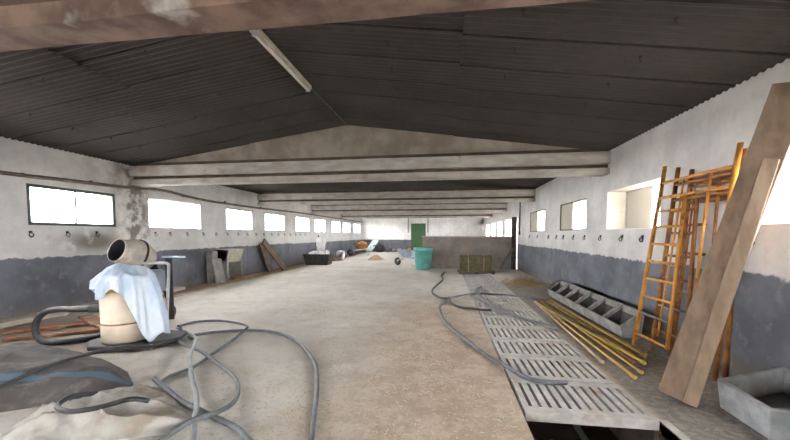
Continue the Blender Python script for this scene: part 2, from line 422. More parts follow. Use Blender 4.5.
# cross beams (inverted T) and the plastered infill over them
beam_names = ['nearest cross beam of concrete, running across the top edge of the view, brown soffit',
  'second concrete cross beam from the viewer, below the plastered gable infill', 'third concrete cross beam from the viewer, thin and pale under the roof',
  'fourth concrete cross beam from the viewer, far down the shed', 'fifth concrete cross beam, the one nearest the far wall']
for i, y in enumerate(BEAMS):
    t = thing('concrete_beam', beam_names[i], 'beam', ((XL+XR)/2, y, 2.66), 'concrete cross beams under the roof')
    wb = MB(); N = 42
    def rough(mb, x0, x1, y0, y1, z0, z1, amp):
        vs = []; fs = []
        for j in range(N+1):
            x = x0 + (x1-x0)*j/N
            for (yy, zz) in ((y0,z0),(y1,z0),(y1,z1),(y0,z1)):
                q = Vector((x*1.7, yy*9, zz*9+i*3.1)); e = noise.noise(q)*amp
                vs.append((x, yy + e*.6, zz + e))
            if j:
                o = 4*(j-1); fs += [(o+k, o+(k+1)%4, o+4+(k+1)%4, o+4+k) for k in range(4)]
        fs += [(3,2,1,0), tuple(4*N+k for k in range(4))]
        mb.add(vs, fs)
    am = .02 if i == 0 else .005
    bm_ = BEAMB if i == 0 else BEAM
    rough(wb, XL, XR, y-.17, y+.17, 2.88, 3.11, .004)
    wb.build('beam_head', bm_, t)
    fb = MB(); hw = .11 if i == 0 else .15; rough(fb, XL, XR, y-hw, y+hw, 2.68, 2.80, am); fb.build('beam_flange', bm_, t)
    cb = MB(); rough(cb, XL, XR, y-.06, y+.06, 2.79, 2.89, .002); rough(cb, XL, XR, y-.08, y+.08, 3.10, 3.19, .002); cb.build('beam_neck', STAINSHADE, t)
    if i == 1:
        g = MB().prism([(XL, y-.05, 3.17), (XR, y-.05, 3.17), (XR, y-.05, roofz(XR)-.03), (RX, y-.05, RZ-.03), (XL, y-.05, roofz(XL)-.03)], (0,.1,0))
        g.build('trim_%d' % (i+2), GABLE)['kind'] = 'structure'

# ------------------------------------------------------------------ windows
wn = [0]
def window(y0, y1, z0, z1, x, fm, mull=1, inner=0, gm=GLASS, fw=.035, far=None):
    """frame and panes standing in an opening; x is the plane of the frame, inner unused offset"""
    wn[0] += 1
    b = MB(); d = .045
    b.box(x-d/2, x+d/2, y0, y1, z0, z0+fw); b.box(x-d/2, x+d/2, y0, y1, z1-fw, z1)
    b.box(x-d/2, x+d/2, y0, y0+fw, z0, z1); b.box(x-d/2, x+d/2, y1-fw, y1, z0, z1)
    f = struct(b.build('window_%d' % wn[0], fm))
    for k in range(mull):
        ym = y0 + (y1-y0)*(k+1)/(mull+1)
        MB().box(x-.018, x+.018, ym-.014, ym+.014, z0+fw, z1-fw).build('mullion', fm, f)
    n = mull+1
    for k in range(n):
        MB().box(x-.003, x+.003, y0+(y1-y0)*k/n+.015, y0+(y1-y0)*(k+1)/n-.015, z0+fw*.5, z1-fw*.5).build('pane', far if far and k == n-1 else gm, f)
for i, (a, c) in enumerate(WL):
    window(a, c, 1.68, 2.42, XL-(.03 if i in (3,5,6) else .2), GREENF if i == 3 else (GREYF if i in (5,6) else WHITEF), 1, fw=.06 if i == 3 else .03)
for i, (a, c) in enumerate(WRn):
    window(a, c, 1.60, 2.35, XR+(.03 if i in (4,5) else .36), OLIVEF if i in (4,5) else WHITEF, 1, fw=.05 if i in (4,5) else .03, far=GLASSD if i in (3,4,5) else None)
for a, c in WRf: window(a, c, 1.22, 2.28, XR+.2, WHITEF, 0)
# reveals of the right windows, lined with cream plaster
for (a, c, lo, hi) in [o for o in opsR if o[2] > 1.5]:
    b = MB(); x0, x1 = XR+.002, XR+WT-.002; e = .012
    b.box(x0, x1, a, a+e, lo, hi); b.box(x0, x1, c-e, c, lo, hi); b.box(x0, x1, a, c, lo, lo+e); b.box(x0, x1, a, c, hi-e, hi)
    wn[0] += 0; struct(b.build('trim_%d' % (20+int(a*2)), REVEAL))

# ------------------------------------------------------------------ doors
# green far door
d = struct(MB().box(-2.86, -1.76, YB-.09, YB-.03, 0, 2.42).build('door_1', GREEND))
b = MB(); b.box(-2.94,-2.86,YB-.12,YB,0,2.5); b.box(-1.76,-1.68,YB-.12,YB,0,2.5); b.box(-2.94,-1.68,YB-.12,YB,2.42,2.5); b.build('door_frame', GREEND, d)
MB().tube([(-1.9,YB-.09,1.05),(-1.9,YB-.16,1.05),(-2.02,YB-.16,1.05)], .014, 6).build('door_handle', IRON, d)
t = thing('leaf_stand_in', 'dark tall post standing in for the open door leaf beside the bright doorway', 'post', (2.97,15.83,0))
DW = M('dark_door_wood', (.075,.062,.054), (.045,.037,.032), 5, .8)
MB().box(2.87,3.07,15.75,15.92,0,2.28).build('post', DW, t, bevel=.01)  # post added in place of the door leaf, so its face stays unlit
for z in (.5, 1.7): MB().box(2.86,3.08,15.74,15.93,z,z+.05).build('iron_strap', IRON, t)

# ------------------------------------------------------------------ services
b = MB().tube(spline([(XL+.07,-4.5,2.5),(XL+.07,1,2.5),(XL+.07,4.86,2.53),(XL+.07,5.86,2.56),(XL+.07,7.27,2.60),(XL+.07,8.3,2.655),(XL+.07,9.62,2.57),(XL+.07,11.69,2.55),(XL+.07,13.9,2.57),(XL+.07,17,2.62),(XL+.07,22,2.63),(XL+.07,30.5,2.64)], 8), .035, 8)
t = thing('water_pipe', 'long brown water pipe running along the left wall above the windows', 'pipe', (XL+.07,12,2.5))
b.build('pipe', PIPEM, t, smooth=True)
for y in (3.4, 5.2, 6.4, 7.5, 9.0, 10.9, 13.2, 16.0):
    z = 2.55 if y < 6 else 2.6
    MB().box(XL, XL+.06, y-.02, y+.02, z-.03, z+.03).build('pipe_clip', IRON, t)
# fluorescent batten hung under the ridge and its cable
t = thing('light_fitting', 'long unlit fluorescent batten hanging under the ridge of the roof', 'light', (RX,4.5,3.72))
MB().box(RX-.055,RX+.055,3.72,5.28,3.735,3.79).build('body', CREAM, t, bevel=.008)
MB().tube([(RX+.01,3.76,3.715),(RX+.01,5.24,3.715)], .018, 10).build('tube', M('tube_glass', (.72,.70,.66), (.66,.64,.60), 3, .3, 0), t, smooth=True)
for y in (3.73, 5.24): MB().box(RX-.02,RX+.04,y-.02,y+.02,3.69,3.74).build('tube_holder', WHITEF, t)
for y in (3.95, 5.0): MB().tube([(RX,y,3.78),(RX,y,3.885)], .008, 6).build('hanger', IRON, t)
tag(MB().tube(spline([(RX,5.26,3.77),(RX+.01,5.7,3.81),(RX,6.4,3.835),(RX,7.0,3.85),(RX,7.47,3.86)],5), .014, 6).build('cable', HOSEB), 'dark cable running from the batten along the ridge to the gable', 'cable')
# conduit with a switch by the right doorway, two drop pipes at the far wall
t = thing('conduit', 'dark conduit with a switch box hanging on the right wall by the doorway', 'conduit', (XR-.03,15.45,1.5))
MB().tube([(XR-.025,15.45,1.62),(XR-.025,15.45,3.0)], .022, 6).build('pipe', IRON, t); MB().box(XR-.07,XR,15.39,15.51,1.5,1.66).build('switch_box', BLACKP, t, bevel=.01)
for x, nm in ((-3.2,'dark drop pipe on the far wall left of the green door'),(-1.47,'dark drop pipe on the far wall right of the green door')):
    tag(MB().tube([(x,YB-.05,1.7),(x,YB-.05,3.05)], .035, 6).build('drop_pipe', IRON), nm, 'pipe', 'drop pipes on the far wall')

# ------------------------------------------------------------------ roof bolts and tether rings
proto = None
for row, x in enumerate((-6.12,-4.96,-3.52,-.69,.70,1.92)):
    for j in range(8):
        y = (3.84 if x < RX else 4.05 if x < 0 else 3.96) + .64*(j-1)
        if y > 7.3 or (x > 0 and y < 3.3): continue
        z = roofz(x) - (.035 if abs(x-RX) > 2.3 else 0)
        if proto is None:
            proto = MB().tube([(0,0,.02),(0,0,-.045),(.008,.0,-.06),(.02,0,-.062)], .007, 6).box(-.014,.014,-.014,.014,-.02,-.008).build('roof_bolt', IRON, origin=(0,0,0))
            tag(proto, 'short dark bolt end hanging from the corrugated roof in the nearest full bay', 'bolt', 'bolts hanging from the corrugated roof'); o = proto
        else: o = proto.copy(); COL.objects.link(o)
        o.location = (x + random.uniform(-.05,.05), y, z)
ORD = ['first','second','third','fourth','fifth','sixth','seventh','eighth','ninth','tenth','eleventh','twelfth','thirteenth','fourteenth','fifteenth','sixteenth','seventeenth','eighteenth','nineteenth','twentieth','twenty-first','twenty-second','twenty-third','twenty-fourth','twenty-fifth']
def ring(sx):
    t = thing('tether_ring', '', 'ring', (0,0,0))
    MB().box(min(-sx*.004,sx*.02), max(-sx*.004,sx*.02), -.022, .022, .01, .045).build('plate', IRON, t)
    pts = [(sx*.025 + sx*.012*math.sin(2*PI*k/12), .027*math.sin(2*PI*k/12), -.025+.036*math.cos(2*PI*k/12)) for k in range(12)]
    MB().tube(pts, .007, 5, closed=True).build('ring', IRON, t)
    return t
pl = ring(1); pr = ring(-1)
ysL = [5.29,5.91,6.5,8.02,8.51,9.14,9.82,10.43,11.01,11.65,12.23,12.85,13.45,14.1,14.7,15.3,15.9,16.5,17.1,17.7]
for i, y in enumerate(ysL):
    o = pl if i == 0 else copy_tree(pl); o.location = (XL, y, 1.53)
    o['label'] = 'small dark tether ring on the left wall below the windows, %s from the near end' % ORD[i]; o['group'] = 'tether rings on the left wall'
ysR = [4.1,6.14,6.81,7.67,8.49,9.18,9.92,10.51,11.28,12.56,13.7]
for i, y in enumerate(ysR):
    o = pr if i == 0 else copy_tree(pr); o.location = (XR, y, 1.45)
    o['label'] = 'small dark tether ring on the right wall below the windows, %s from the near end' % ORD[i]; o['group'] = 'tether rings on the right wall'

# ------------------------------------------------------------------ slats over the channel
def slat():
    b = MB(); L, W, T = .685, 1.03, .085; bars = 12; slot = .029; e = .10
    b.box(0, W, 0, e, -T, 0); b.box(0, W, L-e, L, -T, 0)
    edge = .05; inner = W-2*edge; pitch = (inner+slot)/bars
    b.box(0, edge-slot*.0, e, L-e, -T, 0)
    x = edge
    for k in range(bars-1):
        x0 = edge + slot + k*(inner-slot)/(bars-1); x1 = x0 + (inner-slot)/(bars-1) - slot
        b.box(x0, x1, e, L-e, -T, 0)
    b.box(W-edge, W, e, L-e, -T, 0)
    return b.build('floor_slat', SLAT, origin=(0,0,0), bevel=.003)
sp = slat()
for i in range(15):
    o = sp if i == 0 else sp.copy()
    if i: COL.objects.link(o)
    o.location = (.68 + random.uniform(-.008,.008), 3.0 + .70*i, .015 + random.uniform(-.004,.004)); o.rotation_euler = (0,0,random.uniform(-.008,.008))
    tag(o, ('slotted concrete floor slat at the open near end of the row over the pit' if i == 0 else 'slotted concrete floor slat, %s of the row counted from the open near end' % ORD[i]), 'floor slat', 'slotted concrete slats over the channel')
# ledges carrying the slats
struct(MB().box(CX0-.005,CX0+.05,3.0,13.5,-.5,-.075).box(CX1-.05,CX1+.005,3.0,13.5,-.5,-.075).build('trim_3', PITM))
# things lying in the open pit
tag(MB().lathe([(0,0),(.035,0),(.035,.13),(.014,.16),(.014,.19),(0,.19)], (1.0,3.35,-.44), (.3,-1,.02), 14).build('bottle', BLUEP, smooth=True), 'small blue plastic bottle lying in the pit under the near slat', 'bottle')
tag(MB().tube([(1.33,3.2,-.45),(1.345,3.7,-.45)], .03, 10).build('pipe_offcut', PALEM, smooth=True), 'short white pipe end lying in the pit under the near slat', 'pipe')
tag(MB().box(1.52,1.64,2.95,3.2,-.48,-.38).build('brick', BRICK, bevel=.01), 'red brick lying in the pit beside the channel edge', 'brick')

# ------------------------------------------------------------------ troughs on the right
TROUGHSHADE = M('trough_shade', (.075,.07,.065), (.04,.037,.035), 6)  # dark colour that puts shade into the feed trough interiors
def trough(y0):
    t = thing('feed_trough', '', 'trough', (2.72, y0+.3, 0), 'concrete feed troughs along the right wall')
    L = .60; th = .035
    prof = [(2.575,0),(2.83,0),(2.87,.385),(2.83,.39),(2.545,.165)]
    b = MB()
    for ya in (y0, y0+L-th): b.prism([(x,ya,z) for x,z in prof], (0,th,0))
    b.prism([(2.575,y0+th,0),(2.61,y0+th,0),(2.58,y0+th,.165),(2.545,y0+th,.165)], (0,L-2*th,0))
    b.prism([(2.80,y0+th,0),(2.83,y0+th,0),(2.87,y0+th,.385),(2.835,y0+th,.385)], (0,L-2*th,0))
    b.box(2.60,2.81,y0+th,y0+L-th,0,.03)
    b.build('trough_shell', CONC, t, bevel=.005)
    MB().box(2.605,2.805,y0+th,y0+L-th,.03,.06).build('shade_bed', DARKW, t)  # dark slab painting shade into the trough bottom
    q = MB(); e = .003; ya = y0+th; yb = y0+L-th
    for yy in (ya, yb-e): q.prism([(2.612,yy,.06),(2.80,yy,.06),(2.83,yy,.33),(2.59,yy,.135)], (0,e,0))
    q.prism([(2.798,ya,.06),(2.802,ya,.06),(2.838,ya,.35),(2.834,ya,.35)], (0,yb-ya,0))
    q.build('shade_lining', TROUGHSHADE, t)  # dark sheets painting shade on the inner sides and back
    return t
nmT = ['nearest','second','third','fourth','fifth','farthest']
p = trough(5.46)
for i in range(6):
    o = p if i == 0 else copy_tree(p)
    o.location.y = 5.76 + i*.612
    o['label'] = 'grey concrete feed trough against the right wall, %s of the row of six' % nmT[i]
# large trough, bottom right
t = thing('cattle_trough', 'large square pale concrete trough in the bottom right corner, dark inside', 'trough', (2.74,3.15,0))
b = MB(); x0,x1,y0,y1,h,th = 2.36,3.12,2.80,3.38,.245,.045
def tapered(mb, a0,a1,c0,c1,z0,z1,k):
    mb.add([(a0+k,c0+k,z0),(a1-k,c0+k,z0),(a1-k,c1-k,z0),(a0+k,c1-k,z0),(a0,c0,z1),(a1,c0,z1),(a1,c1,z1),(a0,c1,z1)],
           [(0,3,2,1),(0,1,5,4),(1,2,6,5),(2,3,7,6),(3,0,4,7)])
Q = [Vector(q) for q in ((2.34,2.83),(3.12,2.76),(3.12,3.66),(2.36,3.36))]; qc = sum(Q, Vector((0,0)))/4
ins = lambda q, d: q + (qc-q).normalized()*d
zz = (.235,.25,.285,.245)
vs = [(*ins(q,.03),0) for q in Q] + [(*q,z) for q,z in zip(Q,zz)] + [(*ins(q,.065),z) for q,z in zip(Q,zz)] + [(*ins(q,.13),.05) for q in Q]
fs=[(0,3,2,1)]
for k in range(4):
    j=(k+1)%4; fs += [(k,j,4+j,4+k),(4+k,4+j,8+j,8+k),(8+k,8+j,12+j,12+k)]
fs.append((12,13,14,15)); b.add(vs,fs); b.build('trough_shell', CONCB, t, bevel=.008)
MB().prism([(*ins(q,.118),.051) for q in Q], (0,0,.03)).build('muck', DARKW, t)

# ------------------------------------------------------------------ poles on the slats
poles = [((1.97,8.03),(1.82,4.32),.0145,POLEW,'pale tan pole, leftmost of the bundle lying over the slats',.03),
 ((2.02,8.13),(1.955,3.90),.0145,YELLOW,'bright yellow pole whose near end reaches farthest towards the viewer',.03),
 ((2.12,8.10),(2.10,4.06),.0145,YELLOW,'yellow pole whose near end stops just right of the longest one',.03),
 ((2.20,8.20),(2.19,4.42),.0145,YELLOWB,'ochre pole in the middle of the yellow bundle',.022),
 ((2.27,8.16),(2.28,4.36),.0145,YELLOW,'yellow pole fourth from the troughs in the bundle on the floor',.028),
 ((2.31,8.26),(2.36,4.52),.0145,YELLOWB,'ochre pole third from the troughs in the bundle on the floor',.022),
 ((2.36,8.28),(2.42,4.62),.0145,YELLOW,'yellow pole second from the troughs in the bundle on the floor',.03),
 ((2.41,8.30),(2.48,4.72),.0145,YELLOWB,'ochre pole lying closest to the feed troughs',.022),
 ((1.93,7.6),(2.22,4.25),.0145,YELLOW,'yellow pole lying slantwise on top of the others',.068)]
for (p0,p1,r,m,lab,z) in poles:
    a = Vector((*p0,z)); c = Vector((*p1,z)); d = (c-a).normalized()
    t = thing('scaffold_pole', lab, 'pole', tuple((a+c)/2 - Vector((0,0,z))), 'poles bundled over the slats')
    MB().tube([a,a.lerp(c,.5),c], r, 10).build('shaft', m, t, smooth=True)
    MB().tube([c-d*.02, c+d*.05], r*1.45, 10).build('end_fitting', m, t)

# ------------------------------------------------------------------ scaffold frames leaning on the right wall
def frame(dx, dy, mat, label, rungs, inner=True, zs=1.0, ry=None, rx=0):
    ry = dy if ry is None else ry
    LB = Vector((2.56+dx,5.11+dy,0)); LT = Vector((2.985+dx*.35,5.34+dy,2.44*zs)); RB = Vector((2.60+dx+rx,3.96+ry,0)); RT = Vector((2.985+dx*.35+rx*.1,4.10+ry,2.44*zs))
    t = thing('scaffolding', label, 'scaffold frame', (2.6+dx,4.55+dy,0), 'scaffold frames leaning on the right wall')
    MB().tube([LB,LT], .026, 10).build('post', mat, t, smooth=True); MB().tube([RB,RT], .026, 10).build('post', mat, t, smooth=True)
    P = lambda s, u: (LB.lerp(LT,u)).lerp(RB.lerp(RT,u), s)
    for u in (.905,.82): MB().tube([P(0,u),P(1,u)], .021, 8).build('cross_bar', mat, t, smooth=True)
    if inner:
        MB().tube([P(.42,.82),P(.56,.06)], .022, 8).build('ladder_rail', mat, t, smooth=True)
        MB().tube([P(.36,.905),P(.38,.10)], .012, 8).build('brace', mat, t, smooth=True)
        MB().tube([P(.72,.905),P(.80,.3)], .016, 8).build('brace', mat, t, smooth=True)
    for j, u in enumerate(rungs):
        g = j == 1
        s = .56 - (.56-.42)*(u-.06)/.76
        o = MB().tube([P(0,u),P(s,u)], .017, 8).build('rung', GALV if g else mat, t, smooth=True)
        if g: o['label'] = 'grey rung'
    return t
RG = [.07,.185,.28,.375,.47,.565,.66,.745]
frame(0,0,ORANGE,'bright orange scaffold frame in front, leaning on the right wall beside the boards',RG)
frame(.10,-.22,BROWNO,'rust brown scaffold frame in the middle of the three by the boards',[.12,.25,.40,.52,.64,.76], ry=.01, zs=.975, rx=.07)
frame(.21,-.42,BROWNO,'rust brown scaffold frame nearest the right wall, behind the others',[.15,.35,.55,.7], False, ry=.11, zs=.95, rx=.13)

# ------------------------------------------------------------------ boards leaning in front of the frames
def board(p0, p1, wvec, width, th, name, label, m):
    p0 = Vector(p0); p1 = Vector(p1); a = (p1-p0).normalized(); w_ = Vector(wvec); w_ = (w_-a*w_.dot(a)).normalized(); n = a.cross(w_).normalized()
    if n.y > 0: n = -n
    vs = []
    for c in (p0, p1):
        for (i,j) in ((0,0),(1,0),(1,1),(0,1)): vs.append(c + w_*width*i - n*th*j)
    # tilt the bottom so that it rests on the floor
    o = MB().add(vs, [(3,2,1,0),(4,5,6,7),(0,1,5,4),(1,2,6,5),(2,3,7,6),(3,0,4,7)])
    mz = min(v.z for v in o.v)
    for v in o.v: v.z -= mz
    return tag(o.build(name, m, bevel=.006), label, 'board', 'boards leaning against the scaffold frames')
board((1.97,3.50,.0),(2.86,3.62,2.78),(.21,-.2,0),.25,.055,'timber_board','wide brown timber board leaning against the scaffold frames, the taller of two',WOOD)
board((2.07,3.32,.0),(2.68,3.44,2.12),(.26,-.16,0),.105,.075,'timber_board','narrow shorter timber board leaning on the right side of the wide one',WOODP)

# ------------------------------------------------------------------ hay bale on a pallet, straw, plastic bin, partition
PY = 15.75
b = MB().box(-1.0, 2.86, PY, PY+.16, 0, 1.40)
p_ = struct(b.build('wall_partition', M('partition_render', (.30,.25,.215), (.19,.165,.15), 1.6, .9, .3, c3=(.24,.25,.27), scale3=.9), bevel=.01))
MB().box(-1.02, 2.855, PY-.02, PY+.18, 1.40, 1.45).build('wall_cap', M('cap_render', (.50,.42,.34), (.38,.31,.25), 3), p_, bevel=.01)
tag(MB().bar((2.35,15.45,.04),(2.88,15.66,.92),.11,.05,up=(0,1,0)).build('prop_board', WOODD), 'dark board propped slantwise against the low partition by the doorway', 'board')
t = thing('pallet', 'low wooden pallet under the hay bale at the end of the slats', 'pallet', (1.2,13.95,0))
for y in (13.62,13.85,14.08,14.31): MB().box(.50,1.92,y,y+.13,.075,.095).build('deck_board', WOODD, t)
for x in (.55,1.17,1.79): MB().box(x,x+.09,13.64,14.42,0,.075).build('bearer', WOODD, t)
def lumpy_box(x0,x1,y0,y1,z0,z1,n,amp,seed=0,round_=.0):
    mb = MB(); c = Vector(((x0+x1)/2,(y0+y1)/2,(z0+z1)/2)); bm = bmesh.new(); bmesh.ops.create_cube(bm, size=2)
    bmesh.ops.subdivide_edges(bm, edges=bm.edges, cuts=n, use_grid_fill=True)
    vs = []
    for v in bm.verts:
        q = v.co.copy(); s_ = q.normalized()*1.25; q = q.lerp(s_, round_)
        p = Vector((c.x+q.x*(x1-x0)/2, c.y+q.y*(y1-y0)/2, c.z+q.z*(z1-z0)/2))
        e = noise.noise_vector(p*5+Vector((seed,seed*2,0)))*amp + noise.noise_vector(p*13+Vector((seed,0,1)))*amp*.5
        if p.z < z0+.02: e.z = 0; p.z = max(p.z, z0)
        p += e; p.z = max(p.z, z0); vs.append(p)
    bm.verts.index_update(); fs = [tuple(v.index for v in f.verts) for f in bm.faces]; bm.free()
    return mb.add(vs, fs)
t = thing('hay_bale', 'rectangular greenish brown hay bale sitting on the pallet by the partition', 'hay bale', (1.2,13.98,.095))
lumpy_box(.60,1.78,13.70,14.25,.095,.70,9,.022,3).build('bale_body', HAY, t)
for x in (.9,1.48): MB().tube([(x,13.68,.11),(x,13.67,.40),(x,13.68,.715),(x,13.98,.725),(x,14.27,.715)], .008, 5).build('twine', POLEW, t)
# straw heap
def mound(outline, h, seed, res=(40,16), amp=.03, fr=4, power=1.6, z0=.0, fold=0, foldfr=3, pleat=0):
    n, mr = res; pts = [Vector((x,y)) for x,y in outline]; c = sum(pts, Vector((0,0)))/len(pts)
    def radius(a):
        d = Vector((math.cos(a), math.sin(a))); best = .1
        for i in range(len(pts)):
            p, q = pts[i]-c, pts[(i+1)%len(pts)]-c; e = q-p
            den = d.x*e.y - d.y*e.x
            if abs(den) < 1e-9: continue
            t_ = (p.x*e.y-p.y*e.x)/den; u = (p.x*d.y-p.y*d.x)/den
            if t_ > 0 and -1e-6 <= u <= 1+1e-6: best = max(best, t_)
        return best
    vs = [(c.x,c.y,z0+h)]; fs = []
    def hz(x,y,r):
        base = h*(1-r**power)
        q = Vector((x*fr,y*fr,seed)); e = noise.noise(q)*amp + noise.noise(q*2.3)*amp*.5
        if fold:
            v_ = noise.noise(Vector((x*foldfr+noise.noise(q*.7)*.8, y*foldfr, seed+5))); e += fold*(1-abs(v_)*3.2)
            v_ = noise.noise(Vector((x*foldfr*2.1, y*foldfr*2.1+noise.noise(q)*.6, seed+9))); e += fold*.4*(1-abs(v_)*3)
        if pleat:
            v_ = (y*.95 - x*.30)*13 + 2.6*noise.noise(Vector((x*1.6, y*1.6, seed+2))); m_ = noise.noise(Vector((x*1.3,y*2,seed+20)))
            e += pleat*((1-abs(math.sin(v_)))**1.5 - .35)*(.75+m_)
        return z0 + max(.004, base + e*min(1,(1-r)*6))
    for k in range(1, mr+1):
        r = k/mr
        for j in range(n):
            a = 2*PI*j/n; R_ = radius(a)*r; x = c.x+math.cos(a)*R_; y = c.y+math.sin(a)*R_
            vs.append((x,y,hz(x,y,r) if k < mr else z0+.002))
    vs[0] = (c.x,c.y,hz(c.x,c.y,0))
    for j in range(n): fs.append((0,1+j,1+(j+1)%n))
    for k in range(mr-1):
        for j in range(n): fs.append((1+k*n+j, 1+(k+1)*n+j, 1+(k+1)*n+(j+1)%n, 1+k*n+(j+1)%n))
    fs.append(tuple(1+(mr-1)*n+j for j in range(n)))
    return MB().add(vs, fs)
def slivers(mb, n, place, l=(.03,.10), wd=.004, zspread=.02, tilt=.3):
    for _ in range(n):
        x, y, z = place(); a = random.uniform(0,2*PI); L = random.uniform(*l)/2; d = Vector((math.cos(a),math.sin(a),random.uniform(-tilt,tilt)))*L
        s_ = Vector((-math.sin(a),math.cos(a),0))*random.uniform(.6,1.4)*wd; c = Vector((x,y,z+abs(d.z)+.004)); k = Vector((0,0,wd*.6))
        mb.add([c-d-s_,c-d+s_,c+d+s_,c+d-s_,c-d+k,c+d+k], [(0,3,2,1),(0,4,5,3),(1,2,5,4),(0,1,4),(3,5,2)])
    return mb
t = thing('straw_heap', 'low heap of loose yellow straw on the floor by the right wall', 'straw', (2.45,10.95,0))
mound([(1.75,10.85),(2.3,10.5),(2.85,10.5),(2.9,11.2),(2.75,11.9),(2.1,11.6)], .13, 2, amp=.06).build('heap', STRAW, t)
slivers(MB(), 260, lambda: (lambda a,r: (2.3+math.cos(a)*r*.6, 10.98+math.sin(a)*r*.65, .13*(1-r)+.01))(random.uniform(0,6.28), random.random()), (.1,.3), .008, tilt=.5).build('loose_straw', STRAW, t)['kind'] = 'stuff'
# bin
t = thing('bin', 'large round blue green plastic bin standing before the partition', 'bin', (-.93,15.2,0))
MB().lathe([(0,0),(.30,0),(.325,.03),(.39,.78),(.395,.80)], (-.93,15.2,0)).lathe([(.375,.80),(.31,.06),(0,.05)], (-.93,15.2,0)).build('tub', BINM, t, smooth=True)
MB().lathe([(.37,.80),(.425,.80),(.435,.83),(.425,.95),(.40,.97),(.375,.95),(.37,.80)], (-.93,15.2,0)).build('rim', BINM, t, smooth=True)
for s_ in (-1,1): MB().tube([(-.93+s_*.39,15.12,.74),(-.93+s_*.47,15.14,.72),(-.93+s_*.47,15.26,.72),(-.93+s_*.39,15.28,.74)], .018, 6).build('handle', BINM, t)

# ------------------------------------------------------------------ wheelbarrows
def barrow(cx, cy, rz, tray_m, label, wheel_m=BLACKP, s=1.0):
    t = thing('wheelbarrow', label, 'wheelbarrow', (cx,cy,0))
    Rm = Matrix.Rotation(rz,3,'Z'); C = Vector((cx,cy,0))
    W = lambda p: C + Rm @ (Vector(p)*s)
    def bb(mb, name, m, par=None, **kw):
        mb.v = [W(v) for v in mb.v]; return mb.build(name, m, par or t, **kw)
    b = MB(); top=[(-.50,-.36,.78),(.42,-.36,.72),(.42,.36,.72),(-.50,.36,.78)]; bot=[(-.22,-.22,.42),(.30,-.22,.40),(.30,.22,.40),(-.22,.22,.42)]
    ins=[(x*.94,y*.94,z) for x,y,z in top]; inb=[(x*.92,y*.92,z+.02) for x,y,z in bot]
    fs=[(0,1,2,3)]; vs=bot+top+ins+inb
    for k in range(4):
        j=(k+1)%4; fs += [(k,j,4+j,4+k),(4+k,4+j,8+j,8+k),(8+k,8+j,12+j,12+k)]
    fs.append((12,13,14,15)); bb(b.add(vs,fs),'tray',tray_m)
    for y in (-1,1):
        shaft = bb(MB().tube(spline([(-.72,y*.05,.2),(-.4,y*.14,.33),(.1,y*.24,.40),(.55,y*.28,.52),(.95,y*.28,.62)],4), .02, 8),'shaft',PALEM,smooth=True)
        bb(MB().tube([(.28,y*.25,.43),(.38,y*.27,.2),(.42,y*.28,.0)], .018, 8),'leg',PALEM,smooth=True)
        bb(MB().tube([(.82,y*.28,.59),(.98,y*.28,.63)], .026, 8),'grip',BLACKP,par=shaft,smooth=True)
    b = MB().lathe([(.09,-.035),(.16,-.045),(.195,-.02),(.195,.02),(.16,.045),(.09,.035),(.03,.03),(.03,-.03),(.09,-.035)], (-.72,0,.195), (0,1,0), 20)
    bb(b,'wheel',wheel_m,smooth=True)
    return t, W
t, W = barrow(-1.72,16.9,-.55,BLUEG,'blue grey wheelbarrow standing left behind the green plastic bin')
tag(mound([(W((-.25,-.2,0)).x,W((-.25,-.2,0)).y),(W((.3,-.2,0)).x,W((.3,-.2,0)).y),(W((.3,.2,0)).x,W((.3,.2,0)).y),(W((-.25,.2,0)).x,W((-.25,.2,0)).y)], .40, 4, (20,8), .05, 6, z0=.47).build('straw_load', STRAW), 'small heap of yellow straw in the blue grey wheelbarrow', 'straw')
t, W = barrow(-6.1,25.2,.4,RUST,'rusty brown wheelbarrow parked by the left wall near the far end', s=1.15)
tag(lumpy_box(-6.27,-5.75,24.95,25.45,.53,1.0,5,.05,8,.5).build('rubble_load', ORB, smooth=True), 'orange brown load heaped in the rusty wheelbarrow', 'load')

# ------------------------------------------------------------------ along the left wall
t = thing('feeder_box', 'grey open fronted feeder box with a slanted pale hopper on the left wall', 'feeder', (-7.05,10.6,0))
b = MB(); b.box(-7.3,-6.82,10.2,10.24,0,1.02); b.box(-7.3,-6.82,10.98,11.02,0,1.02); b.box(-7.33,-7.29,10.2,11.02,0,1.02); b.box(-7.3,-6.82,10.2,11.02,0,.05); b.build('carcass', GREYB, t)
MB().prism([(-7.28,10.2,1.04),(-6.75,10.2,1.04),(-6.86,10.2,.62),(-7.28,10.2,.62)], (0,.82,0)).build('hopper', CREAM, t, bevel=.01)
MB().box(-6.84,-6.81,10.24,10.98,.05,.14).build('lip_board', RUST, t)
b = MB().bar((-6.86,9.94,0),(-7.02,9.94,.76),.46,.03,up=(1,0,.2)); 
t = tag(b.build('panel', GREYB), 'square pale grey panel leaning on the left of the feeder box', 'panel')
mz = min((t.matrix_basis @ v.co).z for v in t.data.vertices); t.location.z -= mz
tag(MB().box(-7.3,-7.1,9.86,10.14,0,1.0).build('post_block', CONC, bevel=.01), 'upright grey block against the left wall behind the pale panel', 'block')
def lean(p0,p1,wv,wd,th,name,label,m):
    p0=Vector(p0);p1=Vector(p1);a=(p1-p0).normalized();w_=Vector(wv);w_=(w_-a*w_.dot(a)).normalized();n=a.cross(w_).normalized()
    vs=[]
    for c in (p0,p1):
        for i,j in ((-.5,-.5),(.5,-.5),(.5,.5),(-.5,.5)): vs.append(c+w_*wd*i+n*th*j)
    o=MB().add(vs,[(3,2,1,0),(4,5,6,7),(0,1,5,4),(1,2,6,5),(2,3,7,6),(3,0,4,7)])
    mz=min(v.z for v in o.v)
    for v in o.v: v.z-=mz
    return tag(o.build(name,m,bevel=.006),label,'board')
